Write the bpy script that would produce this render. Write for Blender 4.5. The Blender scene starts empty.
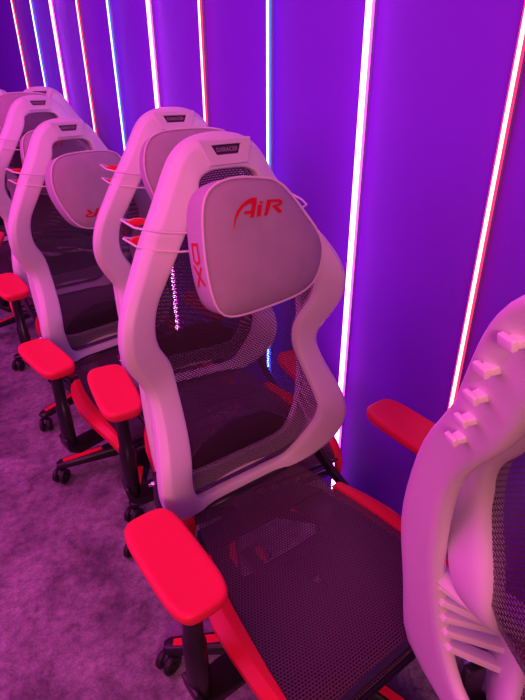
import bpy, bmesh, math, random
from mathutils import Vector, Matrix
from mathutils.bvhtree import BVHTree
from math import sin, cos, pi, radians
random.seed(7)
S = bpy.context.scene
COL = S.collection

# ------------------------------------------------------------------ camera
EYE = 1.51
LIFT = 0.11        # how far the gas lifts are extended
cam_d = bpy.data.cameras.new('camera')
cam_d.sensor_fit = 'VERTICAL'
cam_d.sensor_height = 24.0
cam_d.lens = 24.0 * 526.0 / 700.0
cam_d.clip_start = 0.02
cam = bpy.data.objects.new('camera', cam_d)
COL.objects.link(cam)
cam.location = (0, 0, EYE)
cam.matrix_world = (Matrix.Translation((0, 0, EYE)) @ Matrix.Rotation(radians(-36.3), 4, 'Z')
                    @ Matrix.Rotation(radians(90 - 27.7), 4, 'X') @ Matrix.Rotation(radians(-0.4), 4, 'Z'))
S.camera = cam

# ------------------------------------------------------------------ world, lights, exposure
w = bpy.data.worlds.new('world'); S.world = w
w.use_nodes = True
w.node_tree.nodes['Background'].inputs[0].default_value = (0.42, 0.05, 0.55, 1)
w.node_tree.nodes['Background'].inputs[1].default_value = 0.06
S.view_settings.view_transform = 'Standard'
S.view_settings.look = 'None'
S.view_settings.gamma = 1.0
S.view_settings.use_curve_mapping = False
S.view_settings.exposure = 0.0

def area(name, loc, rot, sx, sy, col, power):
    l = bpy.data.lights.new(name, 'AREA'); l.shape = 'RECTANGLE'; l.size = sx; l.size_y = sy
    l.color = col; l.energy = power
    o = bpy.data.objects.new(name, l); COL.objects.link(o)
    o.location = loc; o.rotation_euler = rot
    return o
# magenta neon of the opposite side of the room
area('magenta_room_light', (-2.2, 2.9, 2.0), (0, radians(-80), radians(-8)), 1.6, 3.6, (1.0, 0.07, 0.85), 52)
# warm pinkish fill added behind the camera for the chair fronts, no known fixture
area('warm_fill_light', (-1.1, -1.7, 2.15), (radians(72), 0, radians(-32)), 1.0, 0.8, (1.0, 0.30, 0.31), 46)
area('overhead_magenta_fill', (-0.8, 1.7, 2.85), (0, 0, 0), 1.2, 3.8, (1.0, 0.07, 0.62), 66)  # added magenta fill from above for floor and armrests, no known fixture

# ------------------------------------------------------------------ materials
def nodes(name):
    m = bpy.data.materials.new(name); m.use_nodes = True
    nt = m.node_tree; b = nt.nodes['Principled BSDF']
    return m, nt, b
def mat(name, col, rough=0.5, spec=0.5, metal=0.0, var=0.06, vscale=30.0, bump=0.0, bscale=200.0, coat=0.0):
    m, nt, b = nodes(name)
    tc = nt.nodes.new('ShaderNodeTexCoord')
    n = nt.nodes.new('ShaderNodeTexNoise'); n.inputs['Scale'].default_value = vscale; n.inputs['Detail'].default_value = 4
    r = nt.nodes.new('ShaderNodeMix'); r.data_type = 'RGBA'
    c = Vector(col)
    r.inputs['A'].default_value = (*(c * (1 - var)), 1); r.inputs['B'].default_value = (*[min(1, x) for x in c * (1 + var)], 1)
    nt.links.new(tc.outputs['Object'], n.inputs['Vector']); nt.links.new(n.outputs['Fac'], r.inputs['Factor'])
    nt.links.new(r.outputs['Result'], b.inputs['Base Color'])
    b.inputs['Roughness'].default_value = rough; b.inputs['Specular IOR Level'].default_value = spec
    b.inputs['Metallic'].default_value = metal; b.inputs['Coat Weight'].default_value = coat
    if bump:
        n2 = nt.nodes.new('ShaderNodeTexNoise'); n2.inputs['Scale'].default_value = bscale
        bp = nt.nodes.new('ShaderNodeBump'); bp.inputs['Strength'].default_value = bump; bp.inputs['Distance'].default_value = 0.002
        nt.links.new(tc.outputs['Object'], n2.inputs['Vector']); nt.links.new(n2.outputs['Fac'], bp.inputs['Height'])
        nt.links.new(bp.outputs['Normal'], b.inputs['Normal'])
    return m
def emis(name, col, s):
    m = bpy.data.materials.new(name); m.use_nodes = True
    nt = m.node_tree; nt.nodes.clear()
    e = nt.nodes.new('ShaderNodeEmission'); e.inputs[0].default_value = (*col, 1); e.inputs[1].default_value = s
    o = nt.nodes.new('ShaderNodeOutputMaterial'); nt.links.new(e.outputs[0], o.inputs[0])
    return m
def mesh_fabric(name, bw, bh, mortar, col, rough=0.35):
    """open knit: the holes of a brick pattern (UV in metres) let light through"""
    m, nt, b = nodes(name)
    uv = nt.nodes.new('ShaderNodeUVMap')
    br = nt.nodes.new('ShaderNodeTexBrick'); br.offset = 0.5
    br.inputs['Scale'].default_value = 1.0
    br.inputs['Brick Width'].default_value = bw; br.inputs['Row Height'].default_value = bh
    br.inputs['Mortar Size'].default_value = mortar; br.inputs['Mortar Smooth'].default_value = 0.1
    nt.links.new(uv.outputs[0], br.inputs['Vector'])
    b.inputs['Base Color'].default_value = (*col, 1); b.inputs['Roughness'].default_value = rough
    t = nt.nodes.new('ShaderNodeBsdfTransparent')
    mx = nt.nodes.new('ShaderNodeMixShader')
    out = nt.nodes['Material Output']
    nt.links.new(br.outputs['Fac'], mx.inputs['Fac']); nt.links.new(t.outputs[0], mx.inputs[1]); nt.links.new(b.outputs[0], mx.inputs[2])
    nt.links.new(mx.outputs[0], out.inputs['Surface'])
    return m
M = dict(
    white=mat('white_plastic', (0.80, 0.78, 0.78), 0.42, 0.4, var=0.03, vscale=12, bump=0.05, bscale=400),
    panel=mat('white_panel_plastic', (0.74, 0.72, 0.72), 0.45, 0.4, var=0.03),
    red=mat('red_plastic', (0.78, 0.012, 0.035), 0.42, 0.45, var=0.04),
    redpad=mat('red_soft_armrest', (0.88, 0.022, 0.07), 0.5, 0.35, var=0.03, bump=0.1, bscale=900),
    black=mat('black_plastic', (0.012, 0.011, 0.014), 0.35, 0.5, var=0.2),
    lumbar=mat('dark_lumbar_plastic', (0.02, 0.012, 0.016), 0.5, 0.4, var=0.2),
    rubber=mat('caster_rubber', (0.02, 0.018, 0.022), 0.5, 0.4, var=0.2),
    chrome=mat('bolt_steel', (0.7, 0.7, 0.72), 0.25, 0.5, metal=1.0, var=0.02),
    fabric=mat('grey_pillow_velour', (0.44, 0.37, 0.41), 0.85, 0.15, var=0.12, vscale=22, bump=0.35, bscale=700),
    fabricside=mat('pillow_side_mesh_cloth', (0.50, 0.44, 0.50), 0.8, 0.15, var=0.10, vscale=260, bump=0.5, bscale=500),
    piping=mat('pillow_piping', (0.85, 0.72, 0.76), 0.6, 0.2, var=0.03),
    redprint=mat('red_embroidery', (0.62, 0.006, 0.03), 0.7, 0.2, var=0.10, vscale=300),
    badge=mat('dark_badge', (0.05, 0.02, 0.06), 0.3, 0.5, var=0.1),
    badgetext=mat('badge_lettering', (0.55, 0.35, 0.42), 0.5, 0.3, var=0.05),
    hook=mat('red_hook_plastic', (0.80, 0.015, 0.02), 0.35, 0.5, var=0.05),
    cord=mat('white_cord', (0.85, 0.80, 0.82), 0.5, 0.3, var=0.03),
    backmesh=mesh_fabric('back_mesh_knit', 0.0085, 0.0046, 0.00128, (0.055, 0.028, 0.042)),
    seatmesh=mesh_fabric('seat_mesh_knit', 0.0085, 0.0062, 0.00175, (0.095, 0.042, 0.068)),
)

# ------------------------------------------------------------------ mesh helpers
def mk(name, verts, faces, m, parent=None, sub=0, smooth=True, bevel=0.0, uvs=None):
    me = bpy.data.meshes.new(name); me.from_pydata([tuple(v) for v in verts], [], faces); me.update()
    bm = bmesh.new(); bm.from_mesh(me); bmesh.ops.recalc_face_normals(bm, faces=bm.faces); bm.to_mesh(me); bm.free()
    me.materials.append(m)
    if uvs is not None:
        l = me.uv_layers.new(name='UVMap')
        for lp in me.loops: l.data[lp.index].uv = uvs[lp.vertex_index]
    if smooth:
        for p in me.polygons: p.use_smooth = True
    o = bpy.data.objects.new(name, me); COL.objects.link(o)
    if parent: o.parent = parent
    if bevel:
        b = o.modifiers.new('bevel', 'BEVEL'); b.width = bevel; b.segments = 3; b.limit_method = 'ANGLE'; b.angle_limit = radians(35)
    if sub:
        s = o.modifiers.new('subsurf', 'SUBSURF'); s.levels = sub; s.render_levels = sub
    return o
class MB:
    """collects shapes that belong to ONE part"""
    def __init__(s): s.v = []; s.f = []
    def add(s, v, f):
        n = len(s.v); s.v += [Vector(a) for a in v]; s.f += [tuple(i + n for i in q) for q in f]; return s
    def box(s, c, d, R=None):
        c = Vector(c); vs = []
        for x in (-.5, .5):
            for y in (-.5, .5):
                for z in (-.5, .5):
                    p = Vector((x * d[0], y * d[1], z * d[2])); vs.append(c + (R @ p if R else p))
        return s.add(vs, [(0, 1, 3, 2), (4, 6, 7, 5), (0, 4, 5, 1), (2, 3, 7, 6), (0, 2, 6, 4), (1, 5, 7, 3)])
    def tube(s, pts, r, n=10, closed=False, flat=1.0):
        pts = [Vector(p) for p in pts]; N = len(pts)
        rr = r if isinstance(r, (list, tuple)) else [r] * N
        rings = []; up = None
        for i, p in enumerate(pts):
            a = pts[(i - 1) % N] if (closed or i > 0) else p; b = pts[(i + 1) % N] if (closed or i < N - 1) else p
            t = (b - a).normalized()
            if up is None:
                up = Vector((0, 0, 1)) if abs(t.z) < .9 else Vector((0, 1, 0))
            u = t.cross(up).normalized(); vv = u.cross(t).normalized(); up = vv
            rings.append([p + (u * cos(2 * pi * k / n) + vv * flat * sin(2 * pi * k / n)) * rr[i] for k in range(n)])
        v = [q for g in rings for q in g]; f = []
        for i in range(N if closed else N - 1):
            for k in range(n):
                a = i * n + k; b = i * n + (k + 1) % n; c = ((i + 1) % N) * n + (k + 1) % n; d = ((i + 1) % N) * n + k
                f.append((a, b, c, d))
        if not closed: f += [tuple(range(n))[::-1], tuple((N - 1) * n + k for k in range(n))]
        return s.add(v, f)
    def loft(s, rings, closed=False, cap=True):
        n = len(rings[0]); N = len(rings); v = [q for g in rings for q in g]; f = []
        for i in range(N if closed else N - 1):
            for k in range(n):
                f.append((i * n + k, i * n + (k + 1) % n, ((i + 1) % N) * n + (k + 1) % n, ((i + 1) % N) * n + k))
        if not closed and cap: f += [tuple(range(n))[::-1], tuple((N - 1) * n + k for k in range(n))]
        return s.add(v, f)
    def lathe(s, prof, c=(0, 0, 0), n=20, axis='Z'):
        c = Vector(c); rings = []
        for r, h in prof:
            g = []
            for k in range(n):
                a = 2 * pi * k / n
                p = {'Z': (r * cos(a), r * sin(a), h), 'X': (h, r * cos(a), r * sin(a)), 'Y': (r * cos(a), h, r * sin(a))}[axis]
                g.append(c + Vector(p))
            rings.append(g)
        return s.loft(rings)
    def build(s, name, m, parent=None, **k):
        return mk(name, s.v, s.f, m, parent, **k)
def xf(mb, R, t=(0, 0, 0)):
    t = Vector(t); mb.v = [R @ p + t for p in mb.v]; return mb

# ------------------------------------------------------------------ the setting
WX, WY0, WY1, WL, HC = 1.20, -2.2, 5.6, -3.2, 2.9
def struct(o): o['kind'] = 'structure'; return o
def floor_mat():
    m, nt, b = nodes('stained_concrete')
    tc = nt.nodes.new('ShaderNodeTexCoord')
    def noise(scale, det, rough=.6, dist=0.0):
        n = nt.nodes.new('ShaderNodeTexNoise'); n.inputs['Scale'].default_value = scale; n.inputs['Detail'].default_value = det
        n.inputs['Roughness'].default_value = rough; n.inputs['Distortion'].default_value = dist
        nt.links.new(tc.outputs['Object'], n.inputs['Vector']); return n
    def ramp(src, a, b_, ca, cb):
        r = nt.nodes.new('ShaderNodeValToRGB'); r.color_ramp.elements[0].position = a; r.color_ramp.elements[1].position = b_
        r.color_ramp.elements[0].color = (*ca, 1); r.color_ramp.elements[1].color = (*cb, 1)
        nt.links.new(src, r.inputs['Fac']); return r
    def mul(a, b_):
        x = nt.nodes.new('ShaderNodeMix'); x.data_type = 'RGBA'; x.blend_type = 'MULTIPLY'; x.inputs['Factor'].default_value = 1
        nt.links.new(a, x.inputs['A']); nt.links.new(b_, x.inputs['B']); return x.outputs['Result']
    c1 = ramp(noise(5.5, 8, .68, .5).outputs['Fac'], .36, .62, (.17, .150, .17), (.44, .41, .43))
    c2 = ramp(noise(34, 6, .7).outputs['Fac'], .36, .60, (.55, .55, .55), (1, 1, 1))
    c3 = ramp(noise(150, 3, .7).outputs['Fac'], .38, .56, (.70, .70, .70), (1, 1, 1))
    v = nt.nodes.new('ShaderNodeTexVoronoi'); v.feature = 'DISTANCE_TO_EDGE'; v.inputs['Scale'].default_value = .85
    mp = nt.nodes.new('ShaderNodeMix'); mp.data_type = 'RGBA'; mp.blend_type = 'ADD'; mp.inputs['Factor'].default_value = .18
    nt.links.new(tc.outputs['Object'], mp.inputs['A']); nt.links.new(noise(7, 5).outputs['Color'], mp.inputs['B'])
    nt.links.new(mp.outputs['Result'], v.inputs['Vector'])
    c4 = ramp(v.outputs['Distance'], .0, .0035, (.45, .45, .45), (1, 1, 1))
    res = mul(mul(mul(c1.outputs[0], c2.outputs[0]), c3.outputs[0]), c4.outputs[0])
    nt.links.new(res, b.inputs['Base Color'])
    rr = ramp(noise(9, 6).outputs['Fac'], .35, .65, (.42, .42, .42), (.7, .7, .7)); nt.links.new(rr.outputs[0], b.inputs['Roughness'])
    bp = nt.nodes.new('ShaderNodeBump'); bp.inputs['Strength'].default_value = .08; bp.inputs['Distance'].default_value = .002
    nt.links.new(noise(60, 6).outputs['Fac'], bp.inputs['Height']); nt.links.new(bp.outputs['Normal'], b.inputs['Normal'])
    return m
def slab(name, c, d, m): return struct(MB().box(c, d).build(name, m, smooth=False))
wallm = mat('violet_wall_paint', (0.20, 0.026, 0.80), 0.55, 0.35, var=0.05, vscale=3, bump=0.08, bscale=60)
darkwall = mat('dark_wall_paint', (0.10, 0.05, 0.20), 0.7, 0.3, var=0.08, vscale=3)
cx_, cy_ = (WX + WL) / 2, (WY0 + WY1) / 2
slab('floor', (cx_, cy_, -.05), (WX - WL + .4, WY1 - WY0 + .4, .1), floor_mat())
slab('ceiling', (cx_, cy_, HC + .05), (WX - WL + .4, WY1 - WY0 + .4, .1), darkwall)
slab('wall_right', (WX + .06, cy_, HC / 2), (.12, WY1 - WY0, HC), wallm)
slab('wall_left', (WL - .06, cy_, HC / 2), (.12, WY1 - WY0, HC), darkwall)
slab('wall_back', (cx_, WY1 + .06, HC / 2), (WX - WL + .24, .12, HC), darkwall)
slab('wall_front', (cx_, WY0 - .06, HC / 2), (WX - WL + .24, .12, HC), darkwall)

# ------------------------------------------------------------------ neon strips on the wall
kinds = {
    'm': ('magenta', 0.018, (1.0, 0.30, 0.95), 10.0, (1.0, 0.05, 0.80), 5.0),
    'r': ('red', 0.009, (1.0, 0.30, 0.25), 7.0, (1.0, 0.02, 0.10), 2.5),
    'b': ('blue', 0.010, (0.25, 0.45, 1.0), 7.0, (0.04, 0.06, 1.0), 3.5),
}
core_m = {k: emis(v[0] + '_neon_core', v[2], v[3]) for k, v in kinds.items()}
side_m = {k: emis(v[0] + '_neon_sleeve', v[4], v[5]) for k, v in kinds.items()}
chan_m = mat('strip_channel', (0.5, 0.5, 0.52), 0.4, 0.5, metal=0.6)
strips = [
    (0.587, 'r', 'red neon strip whose foot passes behind the red armrest near the right edge'),
    (0.955, 'm', 'wide pink neon strip right of the front chair, ending by its seat'),
    (1.321, 'b', 'blue neon strip rising just behind the top of the front chair'),
    (1.675, 'r', 'thin red neon strip rising between the second chair and the front chair'),
    (2.025, 'm', 'wide pink neon strip rising from the top of the second chair'),
    (2.390, 'b', 'blue neon strip between the second chair and the third chair'),
    (2.736, 'r', 'thin red neon strip rising above the third chair'),
    (3.093, 'm', 'wide pink neon strip farthest left, above the chairs at the back'),
    (3.421, 'b', 'blue neon strip second from the far left end of the row'),
    (3.789, 'r', 'red neon strip at the far left end of the wall'),
]
for yy, k, lab in strips:
    nm, wd, _, _, _, _ = kinds[k]; y = yy * (WX - .013)
    t = bpy.data.objects.new('neon_strip', None); COL.objects.link(t); t.location = (WX, y, 0)
    t['label'] = lab; t['category'] = 'light strip'; t['group'] = 'neon strips on the purple wall'
    MB().box((-.006, 0, HC / 2 + .01), (.012, wd + .004, HC - .04)).build('channel', chan_m, t, smooth=False)
    MB().box((-.015, 0, HC / 2 + .01), (.006, wd + .008, HC - .04)).build('light_sleeve', side_m[k], t, smooth=False)
    rings = []
    for z in (.032, HC - .022):
        rings.append([Vector((-.018 - .5 * wd * sin(a), wd / 2 * cos(a), z)) for a in [pi * q / 10 for q in range(11)]])
    MB().loft(rings).build('light_core', core_m[k], t)

# ------------------------------------------------------------------ gaming chair (origin: floor under the seat centre, faces -Y)
# (inner hx, y, z), (outer hx, y, z) along one half of the back frame, top centre to bottom centre
HALF = [
    ((0, .278, 1.222), (0, .300, 1.292)), ((.044, .278, 1.224), (.055, .300, 1.287)), ((.078, .273, 1.207), (.100, .300, 1.262)),
    ((.072, .268, 1.185), (.128, .297, 1.215)), ((.104, .257, 1.135), (.160, .285, 1.160)), ((.147, .245, 1.075), (.205, .262, 1.105)),
    ((.182, .236, 1.025), (.245, .232, 1.048)), ((.214, .228, .985), (.284, .208, .995)), ((.227, .223, .935), (.305, .197, .935)),
    ((.220, .231, .885), (.302, .206, .872)), ((.190, .245, .845), (.268, .232, .812)), ((.177, .256, .800), (.246, .248, .775)),
    ((.175, .246, .750), (.243, .232, .735)), ((.185, .193, .672), (.260, .176, .665)), ((.198, .159, .605), (.282, .141, .600)),
    ((.198, .173, .550), (.284, .140, .530)), ((.176, .205, .480), (.258, .170, .448)), ((.153, .243, .410), (.195, .222, .376)),
    ((.10, .252, .404), (.10, .245, .366)), ((.04, .253, .403), (.04, .246, .365))]
def full(half):
    """mirror a half path (starting and not ending on the axis) into a closed loop"""
    mir = [((-a[0], a[1], a[2]), (-b[0], b[1], b[2])) for a, b in half[1:]][::-1]
    return half + mir
def frame_mesh(parent):
    rings = []
    for I, O in full(HALF):
        I, O = Vector(I), Vector(O); w = O - I; wn = w.normalized()
        z = (I.z + O.z) / 2; thin = 1.0 if z > .42 else .55
        B = Vector((0, min(.046 * thin, max(.026, .290 - (I.y + O.y) / 2)) if z < 1.0 else .046, 0)); F = Vector((0, -.007, 0))
        O = O + wn * .003 * thin; w = O - I
        rings.append([I + B * .06, I + w * .05 + F * .8, I + w * .22 + F * 1.1, I + w * .70 + F, I + w * .77 + F * .95, I + w * .83 + F * .55, O + B * .15, O + B * .3, O + B * .90,
                      O + B - w * .12, I + B * .85 + w * .25, I + B * .6])
    return MB().loft(rings, closed=True).build('back_frame', M['white'], parent, sub=2)

# rear shell: (inner, outer) points of its rear face
REAR = [
    ((0, .325, 1.222), (0, .336, 1.284)), ((.050, .326, 1.222), (.060, .337, 1.279)), ((.086, .326, 1.195), (.112, .337, 1.250)),
    ((.104, .320, 1.150), (.146, .330, 1.190)), ((.132, .314, 1.095), (.180, .322, 1.120)), ((.172, .308, 1.035), (.216, .314, 1.050)),
    ((.200, .302, .970), (.238, .306, .975)), ((.210, .298, .880), (.250, .300, .880)), ((.212, .294, .780), (.252, .296, .780)),
    ((.212, .290, .680), (.252, .292, .680)), ((.208, .286, .590), (.248, .288, .570)), ((.190, .284, .530), (.240, .282, .470)),
    ((.160, .284, .478), (.205, .280, .428)), ((.10, .286, .474), (.10, .284, .418)), ((.04, .286, .474), (.04, .284, .418))]
def rear_mesh(parent, wide=0.0):
    rings = []
    for I, O in full(REAR):
        I, O = Vector(I), Vector(O)
        if I.z < 1.1 and abs(O.x) > .15:
            f = min(1, (1.1 - I.z) / .35); O.x += math.copysign(wide * f, O.x); I.x += math.copysign(wide * .5 * f, I.x)
            if wide and I.z < .62: O.x += math.copysign(min(.075, (.62 - I.z) * .6), O.x); O.z -= (.62 - I.z) * .5
        w = O - I; F = Vector((0, -.022, 0))
        rings.append([I, I + w * .12, I + w * .88, O, O + F, O + F - w * .1, I + F + w * .1, I + F])
    return MB().loft(rings, closed=True).build('rear_shell', M['white'], parent, sub=1)
def lerp(a, b, t): return Vector(a) * (1 - t) + Vector(b) * t
def half_at(z, which, src):
    """point of the frame (0 inner, 1 outer) at height z"""
    pr = [s[which] for s in src]
    for a, b in zip(pr[1:], pr[2:]):
        if (a[2] - z) * (b[2] - z) <= 0 and abs(a[2] - b[2]) > 1e-6:
            return lerp(a, b, (a[2] - z) / (a[2] - b[2]))
    if z > pr[1][2]: return Vector(pr[1])
    return Vector(pr[-1])
def side_mesh(parent):
    """side webs between the front frame and the rear shell, open over the vent"""
    for sx in (-1, 1):
        for name, zs in (('side_web', [1.27, 1.22, 1.16, 1.10, 1.04, .98, .92, .88, .84, .80, .76, .70, .65, .60, .55, .50, .46, .43]),):
            rings = []
            for z in zs:
                a = half_at(z, 1, HALF); b = half_at(z, 1, REAR)
                a = Vector((a.x - .014, a.y + .030, z)); b = Vector((b.x - .006, b.y - .010, z))
                n = Vector((-.016, 0, 0))
                rings.append([Vector((sx * p.x, p.y, p.z)) for p in (a, b, b + n, a + n)])
            MB().loft(rings).build(name, M['white'], parent, sub=1)
def slats(parent, wide=0.0):
    for sx in (-1, 1):
        for k, zc in enumerate((.735, .695, .660, .625, .590, .555)):
            b = half_at(zc + .02, 0, REAR); a = half_at(zc - .02, 0, HALF)
            b = Vector((sx * (b.x + .012 + wide * .5), b.y - .016, zc + .024)); a = Vector((sx * (a.x + .020 + wide * .3), a.y + .034, zc - .026))
            if k == 0: a.z = zc - .008; b.z = zc + .008
            d = (b - a).normalized(); u = Vector((1, 0, 0)); v = d.cross(u).normalized()
            hw, ht = .013, (.0055 if k else .012)
            rings = [[p + u * hw + v * ht, p - u * hw + v * ht, p - u * hw - v * ht, p + u * hw - v * ht] for p in (a - d * .012, (a + b) / 2, b + d * .012)]
            MB().loft(rings).build('vent_slat', M['white'], parent, bevel=.002)
def knobs(parent):
    for sx in (-1, 1):
        for k, z in enumerate((1.234, 1.197, 1.160, 1.123, 1.086)):
            I, O = half_at(z - .004, 0, REAR), half_at(z + .004, 1, REAR)
            p = I * .40 + O * .60; p = Vector((sx * (p.x + .002), p.y, z))
            mb = MB()
            mb.loft([[p + Vector((x * s_, dy, zz * s_)) for x, zz in ((-.005, -.003), (.005, -.003), (.005, .003), (-.005, .003))]
                     for dy, s_ in ((-.004, 1.25), (.0085, 1.0))])
            mb.box(p + Vector((0, .0105, .0015)), (.0145, .005, .0085))
            mb.build('strap_knob', M['white'], parent, bevel=.0012)

def mesh_back(parent):
    idx = range(0, len(HALF))
    rows = []
    zs = [1.222, 1.205, 1.18, 1.15, 1.11, 1.07, 1.03, .99, .935, .885, .845, .80, .75, .70, .65, .605, .55, .50, .45, .408]
    verts, uvs, faces = [], [], []
    n = 16; L = 0; prev = None
    for z in zs:
        e = half_at(z, 0, HALF)
        if z == 1.222: e = Vector((.046, .276, z))
        e.x += .006
        row = []
        for k in range(n + 1):
            t = 2 * k / n - 1
            y = e.y + .014 + .016 * (1 - t * t)
            row.append(Vector((e.x * t, y, z)))
        mid = row[n // 2]
        if prev is not None: L += (mid - prev).length
        prev = mid
        for p in row: verts.append(p); uvs.append((p.x, L))
        rows.append(row)
    for i in range(len(zs) - 1):
        for k in range(n):
            a = i * (n + 1) + k; faces.append((a, a + 1, a + n + 2, a + n + 1))
    return mk('back_mesh', verts, faces, M['backmesh'], parent, uvs=uvs)

# seat: (y, half width inner, half width outer, z rail, sag)
SEAT = [(.235, .165, .200, .385, .004), (.17, .185, .222, .378, .010), (.10, .203, .245, .370, .018), (.03, .221, .272, .362, .026), (-.04, .233, .288, .357, .030),
        (-.12, .242, .292, .352, .030), (-.20, .250, .290, .346, .024), (-.26, .252, .284, .336, .016), (-.30, .248, .276, .316, .010), (-.318, .240, .268, .288, .004)]
def seat(parent):
    verts, uvs, faces = [], [], []; n = 20; L = 0; prev = None
    for y, hi, ho, z, sag in SEAT:
        for k in range(n + 1):
            t = 2 * k / n - 1
            verts.append(Vector((t * (hi + .004), y, z - .004 - sag * (1 - t * t))))
        mid = verts[-1 - n // 2]
        if prev is not None: L += (mid - prev).length
        prev = mid
        for k in range(n + 1): uvs.append((verts[len(uvs)].x, L))
    for i in range(len(SEAT) - 1):
        for k in range(n):
            a = i * (n + 1) + k; faces.append((a, a + 1, a + n + 2, a + n + 1))
    mk('seat_mesh', verts, faces, M['seatmesh'], parent, uvs=uvs)
    for sx in (-1, 1):
        rings = []
        for y, hi, ho, z, sag in SEAT[2:] + [(-.322, .236, .262, .262, 0)]:
            q = [(hi - .004, z - .012), (hi, z + .002), (hi + (ho - hi) * .45, z + .004), (ho, z - .014), (ho - .004, z - .042), (ho - .022, z - .052), (hi + .002, z - .040)]
            rings.append([Vector((sx * x, y, zz)) for x, zz in q])
        MB().loft(rings).build('seat_rail', M['red'], parent, bevel=.003)
    # front roll and rear bar under the knit
    MB().tube([(x, -.316, .262) for x in (-.236, -.12, 0, .12, .236)], .010).build('seat_front_bar', M['black'], parent)
    MB().tube([(x, .235, .372) for x in (-.17, 0, .17)], .011).build('seat_rear_bar', M['black'], parent)

def outline(n, w_rear, w_front, y0, y1, e=3.2):
    pts = []
    for k in range(n):
        a = 2 * pi * k / n
        c, s_ = cos(a), sin(a)
        x = math.copysign(abs(c) ** (2 / e), c); y = math.copysign(abs(s_) ** (2 / e), s_)
        hw = (w_rear + (w_front - w_rear) * (1 - (y + 1) / 2)) / 2
        pts.append((x * hw, (y0 + y1) / 2 + y * (y1 - y0) / 2))
    return pts
def armrest(parent, sx):
    o = outline(32, .122, .120, -.160, .108, 4.2)
    rings = []
    px = sx * .351
    for dz, s_, ins in ((-.014, .70, 0), (-.014, .86, 0), (-.006, .96, 0), (.006, 1.0, 0), (.013, .985, 0), (.018, .93, 0), (.0185, .80, 0), (.0165, .4, 0)):
        cy = -.035
        m_ = 1 - (1 - s_) * .42
        rings.append([Vector((px + sx * 0.0 + x * s_, cy + (y - cy) * m_, .565 + dz + .012 * ((y - cy) / .26))) for x, y in o])
    a = MB().loft(rings).build('armrest_pad', M['redpad'], parent, sub=1)
    post = MB()
    x, y = sx * .352, -.085
    post.loft([[Vector((x + .024 * r * cos(t), y + .032 * r * sin(t), z)) for t in [2 * pi * k / 18 for k in range(18)]]
               for z, r in ((.235, .80), (.24, .95), (.30, .98), (.40, .96), (.405, .80), (.52, .78), (.545, 1.0), (.553, 1.15))])
    post.build('armrest_post', M['black'], parent)
    # foot: curves inwards under the seat
    fb = MB()
    path = [(sx * .372, .275), (sx * .362, .232), (sx * .335, .215), (sx * .25, .222), (sx * .12, .232), (sx * .06, .235)]
    rings = []
    for i, (fx, fz) in enumerate(path):
        hy = (.030, .036, .036, .040, .045, .045)[i]; h = (.006, .012, .014, .010, .008, .008)[i]
        d = (Vector(path[min(i + 1, 5)]) - Vector(path[max(i - 1, 0)])).normalized(); nrm = Vector((-d.y, d.x)) * h
        rings.append([Vector((fx + nrm.x, y - hy, fz + nrm.y)), Vector((fx + nrm.x, y + hy, fz + nrm.y)), Vector((fx - nrm.x, y + hy, fz - nrm.y)), Vector((fx - nrm.x, y - hy, fz - nrm.y))])
    fb.loft(rings).build('armrest_bracket', M['black'], parent, bevel=.004)

def hinge(parent, sx):
    path = [Vector((sx * .246, .262, .530)), Vector((sx * .252, .255, .44)), Vector((sx * .254, .215, .385)), Vector((sx * .252, .150, .352)), Vector((sx * .245, .085, .345))]
    rings = []
    for i, p in enumerate(path):
        d = (path[min(i + 1, 4)] - path[max(i - 1, 0)]).normalized(); n = Vector((0, -d.z, d.y)).normalized() * (.017, .022, .020, .016, .012)[i]; u = Vector((.008, 0, 0))
        rings.append([p + n + u, p + n - u, p - n - u, p - n + u])
    h = MB().loft(rings).build('hinge_bracket', M['black'], parent, bevel=.003)
    for p in (Vector((sx * .252, .260, .510)), Vector((sx * .260, .245, .430))):
        b = MB(); b.lathe([(.0, 0), (.007, 0), (.007, sx * .012), (.0045, sx * .014), (.0045, sx * .020), (0, sx * .020)], p, 12, 'X')
        b.build('bolt', M['chrome'], h)

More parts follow.
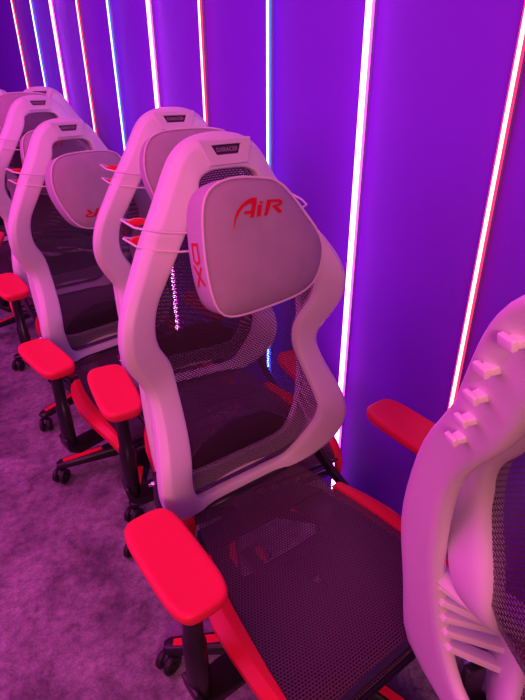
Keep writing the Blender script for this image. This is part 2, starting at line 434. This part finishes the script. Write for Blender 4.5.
def lower(parent, ang):
    """mechanism, gas lift, five legged base with casters"""
    pan = MB()
    def prism(pts, z0=.292, z1=.302):
        n = len(pts); pan.add([Vector((x, y, z0)) for x, y in pts] + [Vector((x, y, z1)) for x, y in pts],
            [tuple(range(n)), tuple(range(n, 2 * n))] + [(k, (k + 1) % n, n + (k + 1) % n, n + k) for k in range(n)])
    prism([(-.250, -.315), (.250, -.315), (.262, -.105), (.007, -.105), (-.262, -.105)])
    prism([(-.262, -.105), (.007, -.105), (-.060, .022), (-.060, .045), (-.245, .045)])
    prism([(.007, -.105), (.262, -.105), (.245, .045), (.014, .045), (.014, .010)])
    prism([(-.060, .022), (.014, .010), (.014, .045), (-.060, .045)])
    prism([(-.245, .045), (-.145, .045), (-.135, .155), (-.215, .155)]); prism([(.135, .045), (.245, .045), (.215, .155), (.105, .155)])
    prism([(-.215, .155), (.215, .155), (.165, .235), (-.165, .235)], .300, .310)
    pan.build('seat_pan', M['black'], parent, smooth=False)
    mb = MB().box((-.01, -.13, .270), (.16, .13, .040)); mb.box((-.085, .0, .272), (.035, .26, .034)); mb.box((.0, .0, .262), (.07, .07, .02))
    mb.build('tilt_mechanism', M['black'], parent, bevel=.006, smooth=False)
    MB().tube([(.08, .03, .262), (.20, .03, .258), (.27, .02, .252)], .006).build('tilt_lever', M['black'], parent)
    MB().box((0, .22, .315), (.07, .12, .018)).build('back_support_arm', M['black'], parent, bevel=.004, smooth=False)
    MB().lathe([(0, .01), (.026, .01), (.026, .14), (.018, .14), (.018, .262), (0, .262)], (0, 0, 0)).build('gas_lift', M['black'], parent)
    MB().lathe([(0, .075), (.046, .075), (.052, .09), (.050, .118), (.034, .132), (0, .132)], (0, 0, 0), 25).build('base_hub', M['black'], parent)
    for k in range(5):
        a = ang + k * 2 * pi / 5; R = Matrix.Rotation(a, 3, 'Z')
        mb = MB()
        rings = []
        for x, hw, zt, zb in ((.03, .034, .128, .080), (.16, .029, .116, .076), (.30, .025, .100, .070), (.360, .024, .093, .068), (.378, .016, .088, .070)):
            rings.append([Vector((x, -hw, zb)), Vector((x, -hw, zt - .008)), Vector((x, -hw + .008, zt)), Vector((x, hw - .008, zt)), Vector((x, hw, zt - .008)), Vector((x, hw, zb))])
        mb.loft(rings); xf(mb, R)
        leg = mb.build('base_leg', M['black'], parent, bevel=.003)
        st = MB(); rings = []
        for x, hw, z in ((.19, .010, .1140), (.22, .012, .1110), (.30, .012, .1015), (.350, .010, .0962)):
            rings.append([Vector((x, -hw, z - .004)), Vector((x, -hw, z)), Vector((x, hw, z)), Vector((x, hw, z - .004))])
        st.loft(rings); xf(st, R); so = st.build('leg_inlay', M['red'], leg, smooth=False); so['label'] = 'red inlay along the top of the leg'
        # caster
        b = Matrix.Rotation(a + (0.9, -0.5, 1.7, 0.3, -1.2)[k], 3, 'Z'); c = R @ Vector((.356, 0, 0))
        y = MB().lathe([(0, .050), (.011, .050), (.011, .072), (0, .072)], (0, 0, 0), 12)
        y.loft([[Vector((x_, s_ * .006, z_)) for x_, z_ in q] for s_ in (-1, 1) for q in [((-.012, .030), (.030, .030), (.036, .048), (.020, .062), (-.012, .058))]])
        xf(y, b, c); cas = y.build('caster', M['black'], parent, bevel=.002)
        for s_ in (-1, 1):
            wl = MB().lathe([(0, s_ * .007), (.027, s_ * .007), (.0305, s_ * .010), (.0315, s_ * .016), (.030, s_ * .023), (.020, s_ * .026), (.018, s_ * .022), (.007, s_ * .022), (.006, s_ * .027), (0, s_ * .027)], (.018, 0, .0315), 24, 'Y')
            xf(wl, b, c); wl.build('caster_wheel', M['rubber'], cas)

PO = [(0, .140), (.028, .137), (.052, .124), (.075, .100), (.102, .064), (.134, .022), (.149, -.010), (.145, -.045), (.124, -.084), (.093, -.104), (.05, -.112),
      (-.01, -.116), (-.07, -.119), (-.115, -.117), (-.138, -.100), (-.147, -.060), (-.149, 0), (-.145, .050), (-.140, .087), (-.131, .118), (-.110, .138), (-.073, .147), (-.03, .145)]
PS = [(.05, .137), (.08, .128), (.104, .108), (.122, .075), (.138, .035), (.148, -.005), (.147, -.04), (.138, -.078), (.118, -.105), (.09, -.117), (.05, -.121)]
PS = [(0, .138)] + PS + [(0, -.122)] + [(-x, z) for x, z in PS[::-1]]
def pillow(parent, zc=1.083, yc=.135, flip=False, dx=0.0, tilt=-.20, side_print=True, lead=True, front_red=False):
    """headrest pillow; the front face looks to -Y"""
    loop = PS if flip else PO
    def ring(s_, y): return [Vector((x * s_, y, z * s_)) for x, z in loop]
    mb = MB(); mb.loft([ring(.35, -.030), ring(.70, -.022), ring(.92, -.008), ring(.99, .002), ring(1.0, .012), ring(1.0, .050), ring(.97, .078), ring(.86, .092), ring(.4, .096)])
    R = Matrix.Rotation(tilt, 3, 'X') @ (Matrix.Rotation(pi, 3, 'Y') if flip else Matrix.Identity(3)); T = Vector((dx, yc, zc))
    xf(mb, R, T)
    o = mb.build('headrest_pillow', M['fabric'], parent, sub=2)
    # side cloth panel on each flank has its own weave
    o.data.materials.append(M['fabricside'])
    n = len(loop)
    for p in o.data.polygons:
        ids = [v // n for v in p.vertices]
        if min(ids) >= 3 and len(p.vertices) == 4 and max(ids) <= 7: p.material_index = 1
    pp = MB().tube([R @ (p + Vector((0, -.001, 0))) + T for p in ring(1.0, .001)], .0028, 8, closed=True)
    pp.build('piping', M['piping'], o, sub=1)
    # print, projected on the cloth
    dg = bpy.context.evaluated_depsgraph_get(); dg.update()
    ev = o.evaluated_get(dg); em = ev.to_mesh()
    bvh = BVHTree.FromPolygons([v.co.copy() for v in em.vertices], [tuple(p.vertices) for p in em.polygons]); ev.to_mesh_clear()
    def decal(polys, name, axis):
        bm = bmesh.new()
        for P in polys:
            bm.faces.new([bm.verts.new((a, b, 0)) for a, b in P])
        bmesh.ops.triangulate(bm, faces=bm.faces)
        bmesh.ops.subdivide_edges(bm, edges=[e for e in bm.edges if e.calc_length() > .006], cuts=2)
        bmesh.ops.triangulate(bm, faces=bm.faces)
        vs = []
        for v in bm.verts:
            a, b = v.co.x, v.co.y
            if axis == 'F': o_, d_ = R @ Vector((a, -.2, b - 0)) + T, R @ Vector((0, 1, 0))
            else: o_, d_ = R @ Vector((-.4, a, b)) + T, R @ Vector((1, 0, 0))
            h = bvh.ray_cast(o_, d_)
            vs.append((h[0] if h[0] else o_ + d_ * .2) - d_ * .0012)
        fs = [[v.index for v in f.verts] for f in bm.faces]; bm.free()
        mk(name, vs, fs, M['redprint'], o, smooth=False)
    A = [(-0.0906, 1.1359), (-0.0884, 1.1468), (-0.0848, 1.1584), (-0.0783, 1.169), (-0.068, 1.1777), (-0.0569, 1.1838), (-0.0473, 1.1872), (-0.0377, 1.189), (-0.0264, 1.188), (-0.0304, 1.179), (-0.0364, 1.1682), (-0.0445, 1.1523), (-0.0535, 1.1531), (-0.0501, 1.1602), (-0.066, 1.162), (-0.0614, 1.1665), (-0.0477, 1.1664), (-0.0421, 1.1788), (-0.0507, 1.1784), (-0.0619, 1.1743), (-0.0731, 1.1656), (-0.0818, 1.1554)]
    i1 = [(-0.0292, 1.1744), (-0.0184, 1.174), (-0.0284, 1.1526), (-0.0389, 1.1528)]
    i2 = [(-0.0233, 1.1799), (-0.0141, 1.1797), (-0.0161, 1.1758), (-0.0259, 1.1761)]
    Rr = [(-0.0051, 1.1811), (0.0271, 1.1785), (0.0334, 1.175), (0.0328, 1.1698), (0.0273, 1.1667), (0.0176, 1.1654), (0.0275, 1.1532), (0.0154, 1.1523), (0.0033, 1.1666), (0.006, 1.1696), (0.022, 1.1701), (0.0237, 1.1731), (0.004, 1.1747), (-0.0118, 1.1519), (-0.0215, 1.1518)]
    sh = .035 if flip else 0.0
    decal([[(a + sh, b - 1.083) for a, b in P] for P in (A, i1, i2, Rr)], 'front_lettering', 'F')
    if side_print:
        def stroke(pts, t):
            out = []
            for (a, b), (c, d) in zip(pts, pts[1:]):
                v = Vector((c - a, d - b)).normalized(); nn = Vector((-v.y, v.x)) * t
                a2, b2, c2, d2 = a - v.x * t * .6, b - v.y * t * .6, c + v.x * t * .6, d + v.y * t * .6
                out.append([(a2 + nn.x, b2 + nn.y), (c2 + nn.x, d2 + nn.y), (c2 - nn.x, d2 - nn.y), (a2 - nn.x, b2 - nn.y)])
            return out
        D = stroke([(.048, .034), (.046, .004), (.036, -.004), (.024, .002), (.026, .034), (.048, .034)], .0028)
        X = stroke([(.050, -.010), (.020, -.044)], .0032) + stroke([(.022, -.010), (.050, -.050)], .0028)
        decal(D + X, 'side_lettering', 'S')
    return o
def straps(parent, zs=(1.128, 1.090)):
    for sx in (-1, 1):
        for z in zs:
            st = MB().tube([(sx * .115, .225, z - .010), (sx * .150, .232, z - .008), (sx * .195, .244, z), (sx * (.224 if sx < 0 else .205), .275, z + .006), (sx * (.232 if sx < 0 else .205), .318, z + .014),
                            (sx * (.222 if sx < 0 else .200), .338, z + .010), (sx * .185, .336, z)], .0024, 8)
            s_ = st.build('strap_cord', M['cord'], parent)
            hk = MB(); rings = []
            for x, h, t in ((.168, .003, .003), (.178, .006, .005), (.194, .008, .006), (.206, .006, .005), (.212, .002, .003)):
                rings.append([Vector((sx * x, .338 + t * 1.3, z - h)), Vector((sx * x, .338 + t * 1.3, z + h)), Vector((sx * x, .338 - t, z + h)), Vector((sx * x, .338 - t, z - h))])
            hk.loft(rings).build('strap_hook', M['hook'], s_, bevel=.003)['label'] = 'red hook holding the cord'

def badge(parent):
    # frame of the recessed slot and the dark plate with its lettering
    def P(x, z, off):   # point on the inclined head panel
        y = .2835 + (z - 1.257) * .34 - off
        return Vector((x, y - .0065, z))
    pl_ = MB()
    q0 = [(-.048, 1.232), (.048, 1.232), (.066, 1.283), (-.066, 1.283)]
    pl_.loft([[P(x, z, -.004) for x, z in q0], [P(x * .96, 1.257 + (z - 1.257) * .9, .0035) for x, z in q0],
              [P(x * .56, 1.262 + (z - 1.257) * .38, .0035) for x, z in q0], [P(x * .54, 1.262 + (z - 1.257) * .36, -.006) for x, z in q0]])
    hp = pl_.build('head_panel', M['panel'], parent, bevel=.001, smooth=False)
    bq = [(-.026, 1.2535), (.026, 1.2535), (.0345, 1.2705), (-.0345, 1.2705)]
    b = MB().loft([[P(x, z, -.006) for x, z in bq], [P(x, z, .0012) for x, z in bq]]).build('badge', M['badge'], hp, smooth=False)
    cu = bpy.data.curves.new('badge_text', 'FONT'); cu.body = 'DXRACER'; cu.size = .0115; cu.align_x = 'CENTER'; cu.align_y = 'CENTER'; cu.resolution_u = 2
    to = bpy.data.objects.new('badge_text', cu); COL.objects.link(to)
    dg = bpy.context.evaluated_depsgraph_get(); dg.update()
    me = bpy.data.meshes.new_from_object(to.evaluated_get(dg)); bpy.data.objects.remove(to)
    for v in me.vertices: v.co = P(v.co.x, 1.262 + v.co.y, .0018)
    me.materials.clear(); me.materials.append(M['badgetext'])
    t = bpy.data.objects.new('badge_lettering', me); COL.objects.link(t); t.parent = b

def make_chair(name, label, flip=False, zc=1.083, yc=.135, dx=0.0, ang=radians(145), full_=True):
    t = bpy.data.objects.new(name, None); COL.objects.link(t)
    t['label'] = label; t['category'] = 'gaming chair'; t['group'] = 'white and red gaming chairs along the wall'
    frame_mesh(t); rear_mesh(t); side_mesh(t); slats(t); knobs(t); badge(t); mesh_back(t)
    lp = MB(); rings = []
    for x, zt, zb, y in ((-.165, .49, .455, .285), (-.10, .545, .46, .292), (0, .572, .462, .297), (.10, .565, .462, .292), (.165, .52, .455, .285)):
        rings.append([Vector((x, y - .005, zb)), Vector((x, y + .005, zb)), Vector((x, y + .005, zt)), Vector((x, y - .005, zt))])
    lp.loft(rings).build('lumbar_plate', M['lumbar'], t, bevel=.002)
    seat(t)
    for sx in (-1, 1): armrest(t, sx); hinge(t, sx)
    lower(t, ang)
    if full_: pillow(t, zc, yc, flip, dx); straps(t)
    return t
def copy_tree(o, parent=None, skip=()):
    c = o.copy(); COL.objects.link(c); c.parent = parent
    for ch in list(o.children):
        if ch.name.split('.')[0] in skip: continue
        copy_tree(ch, c, skip)
    return c
LAB = {
    'main': 'nearest whole gaming chair, white frame with pink lit grey AiR pillow, beside the wall',
    'B': 'gaming chair directly behind the front chair, pillow set high against its frame top',
    'C': 'gaming chair with purple lit pillow hung upside down, third from the front',
    'D': 'gaming chair fourth from the front, low pillow mostly hidden by the chair before it',
    'E': 'gaming chair far left at the back with its pillow pushed to the frame edge',
    'F': 'farthest gaming chair at the back, only its frame top shows by the wall',
    'G': 'closest gaming chair cut off by the right edge, seen from behind with strap knobs',
}
main = make_chair('gaming_chair', LAB['main'])
PILL = ('headrest_pillow',)
BACK = ('back_frame', 'rear_shell', 'side_web', 'vent_slat', 'strap_knob', 'back_mesh', 'lumbar_plate', 'head_panel', 'headrest_pillow', 'strap_cord')
BASE = ('base_leg', 'caster', 'base_hub')
def another(key, x, y, deg, base_ang=145, pill=None, dz=0.0, recline=0.0, skip=(), arm=None):
    c = copy_tree(main, None, (PILL if pill is not None else ()) + skip)
    c['label'] = LAB[key]; c.location = (x, y, 0); c.rotation_euler = (0, 0, radians(deg))
    if pill is not None: pillow(c, **pill)
    for ch in c.children:
        nm = ch.name.split('.')[0]
        if nm in BASE:
            ch.matrix_basis = Matrix.Rotation(radians(base_ang - 145 - deg), 4, 'Z')
        else:
            ch.matrix_basis = Matrix.Translation((0, 0, dz + LIFT))
            if nm in BACK and recline:
                pv = Vector((0, .25, .40))
                ch.matrix_basis = Matrix.Translation((0, 0, dz + LIFT)) @ Matrix.Translation(pv) @ Matrix.Rotation(-recline, 4, 'X') @ Matrix.Translation(-pv)
        if arm and nm.startswith('armrest_') and sum(q[0] for q in ch.bound_box) > 0:
            ch.matrix_basis = Matrix.Translation(Vector(arm) + Vector((0, 0, dz + LIFT)))
    return c
another('B', .770, 1.268, -9.0, 168, dict(zc=1.125, yc=.135, flip=True, side_print=False), dz=.020, arm=(-.05, .0, -.11))
another('C', .688, 1.790, 6.6, 165, dict(zc=1.075, yc=.120, dx=-.01, flip=True, side_print=False), dz=-.030)
another('D', .738, 2.390, 1.0, 195, dict(zc=1.02, yc=.120), dz=.030)
another('E', .800, 2.950, -21.0, 175, dict(zc=1.15, yc=.130, dx=-.07, flip=True), dz=.055, skip=('strap_cord',), arm=(-.05, 0, 0))
another('F', .770, 3.560, -5.0, 190, dict(zc=1.10, yc=.130, flip=True), dz=.04)
g = another('G', .722, -.115, 70.0, 54, dict(zc=1.02, yc=.120, dx=.05), dz=.050, recline=.185, skip=('strap_cord', 'rear_shell', 'vent_slat', 'side_web'), arm=(0, -.08, -.10))
rear_mesh(g, .118); slats(g, .098)
gm = [c for c in g.children if c.name.startswith('back_frame')][0].matrix_basis.copy()
for ch in g.children:
    if ch.name.split('.')[0] in ('rear_shell', 'vent_slat'): ch.matrix_basis = gm.copy()
for ch in main.children:
    if ch.name.split('.')[0] not in BASE: ch.matrix_basis = Matrix.Translation((0, 0, LIFT))
main.location = (.63, .70, 0)
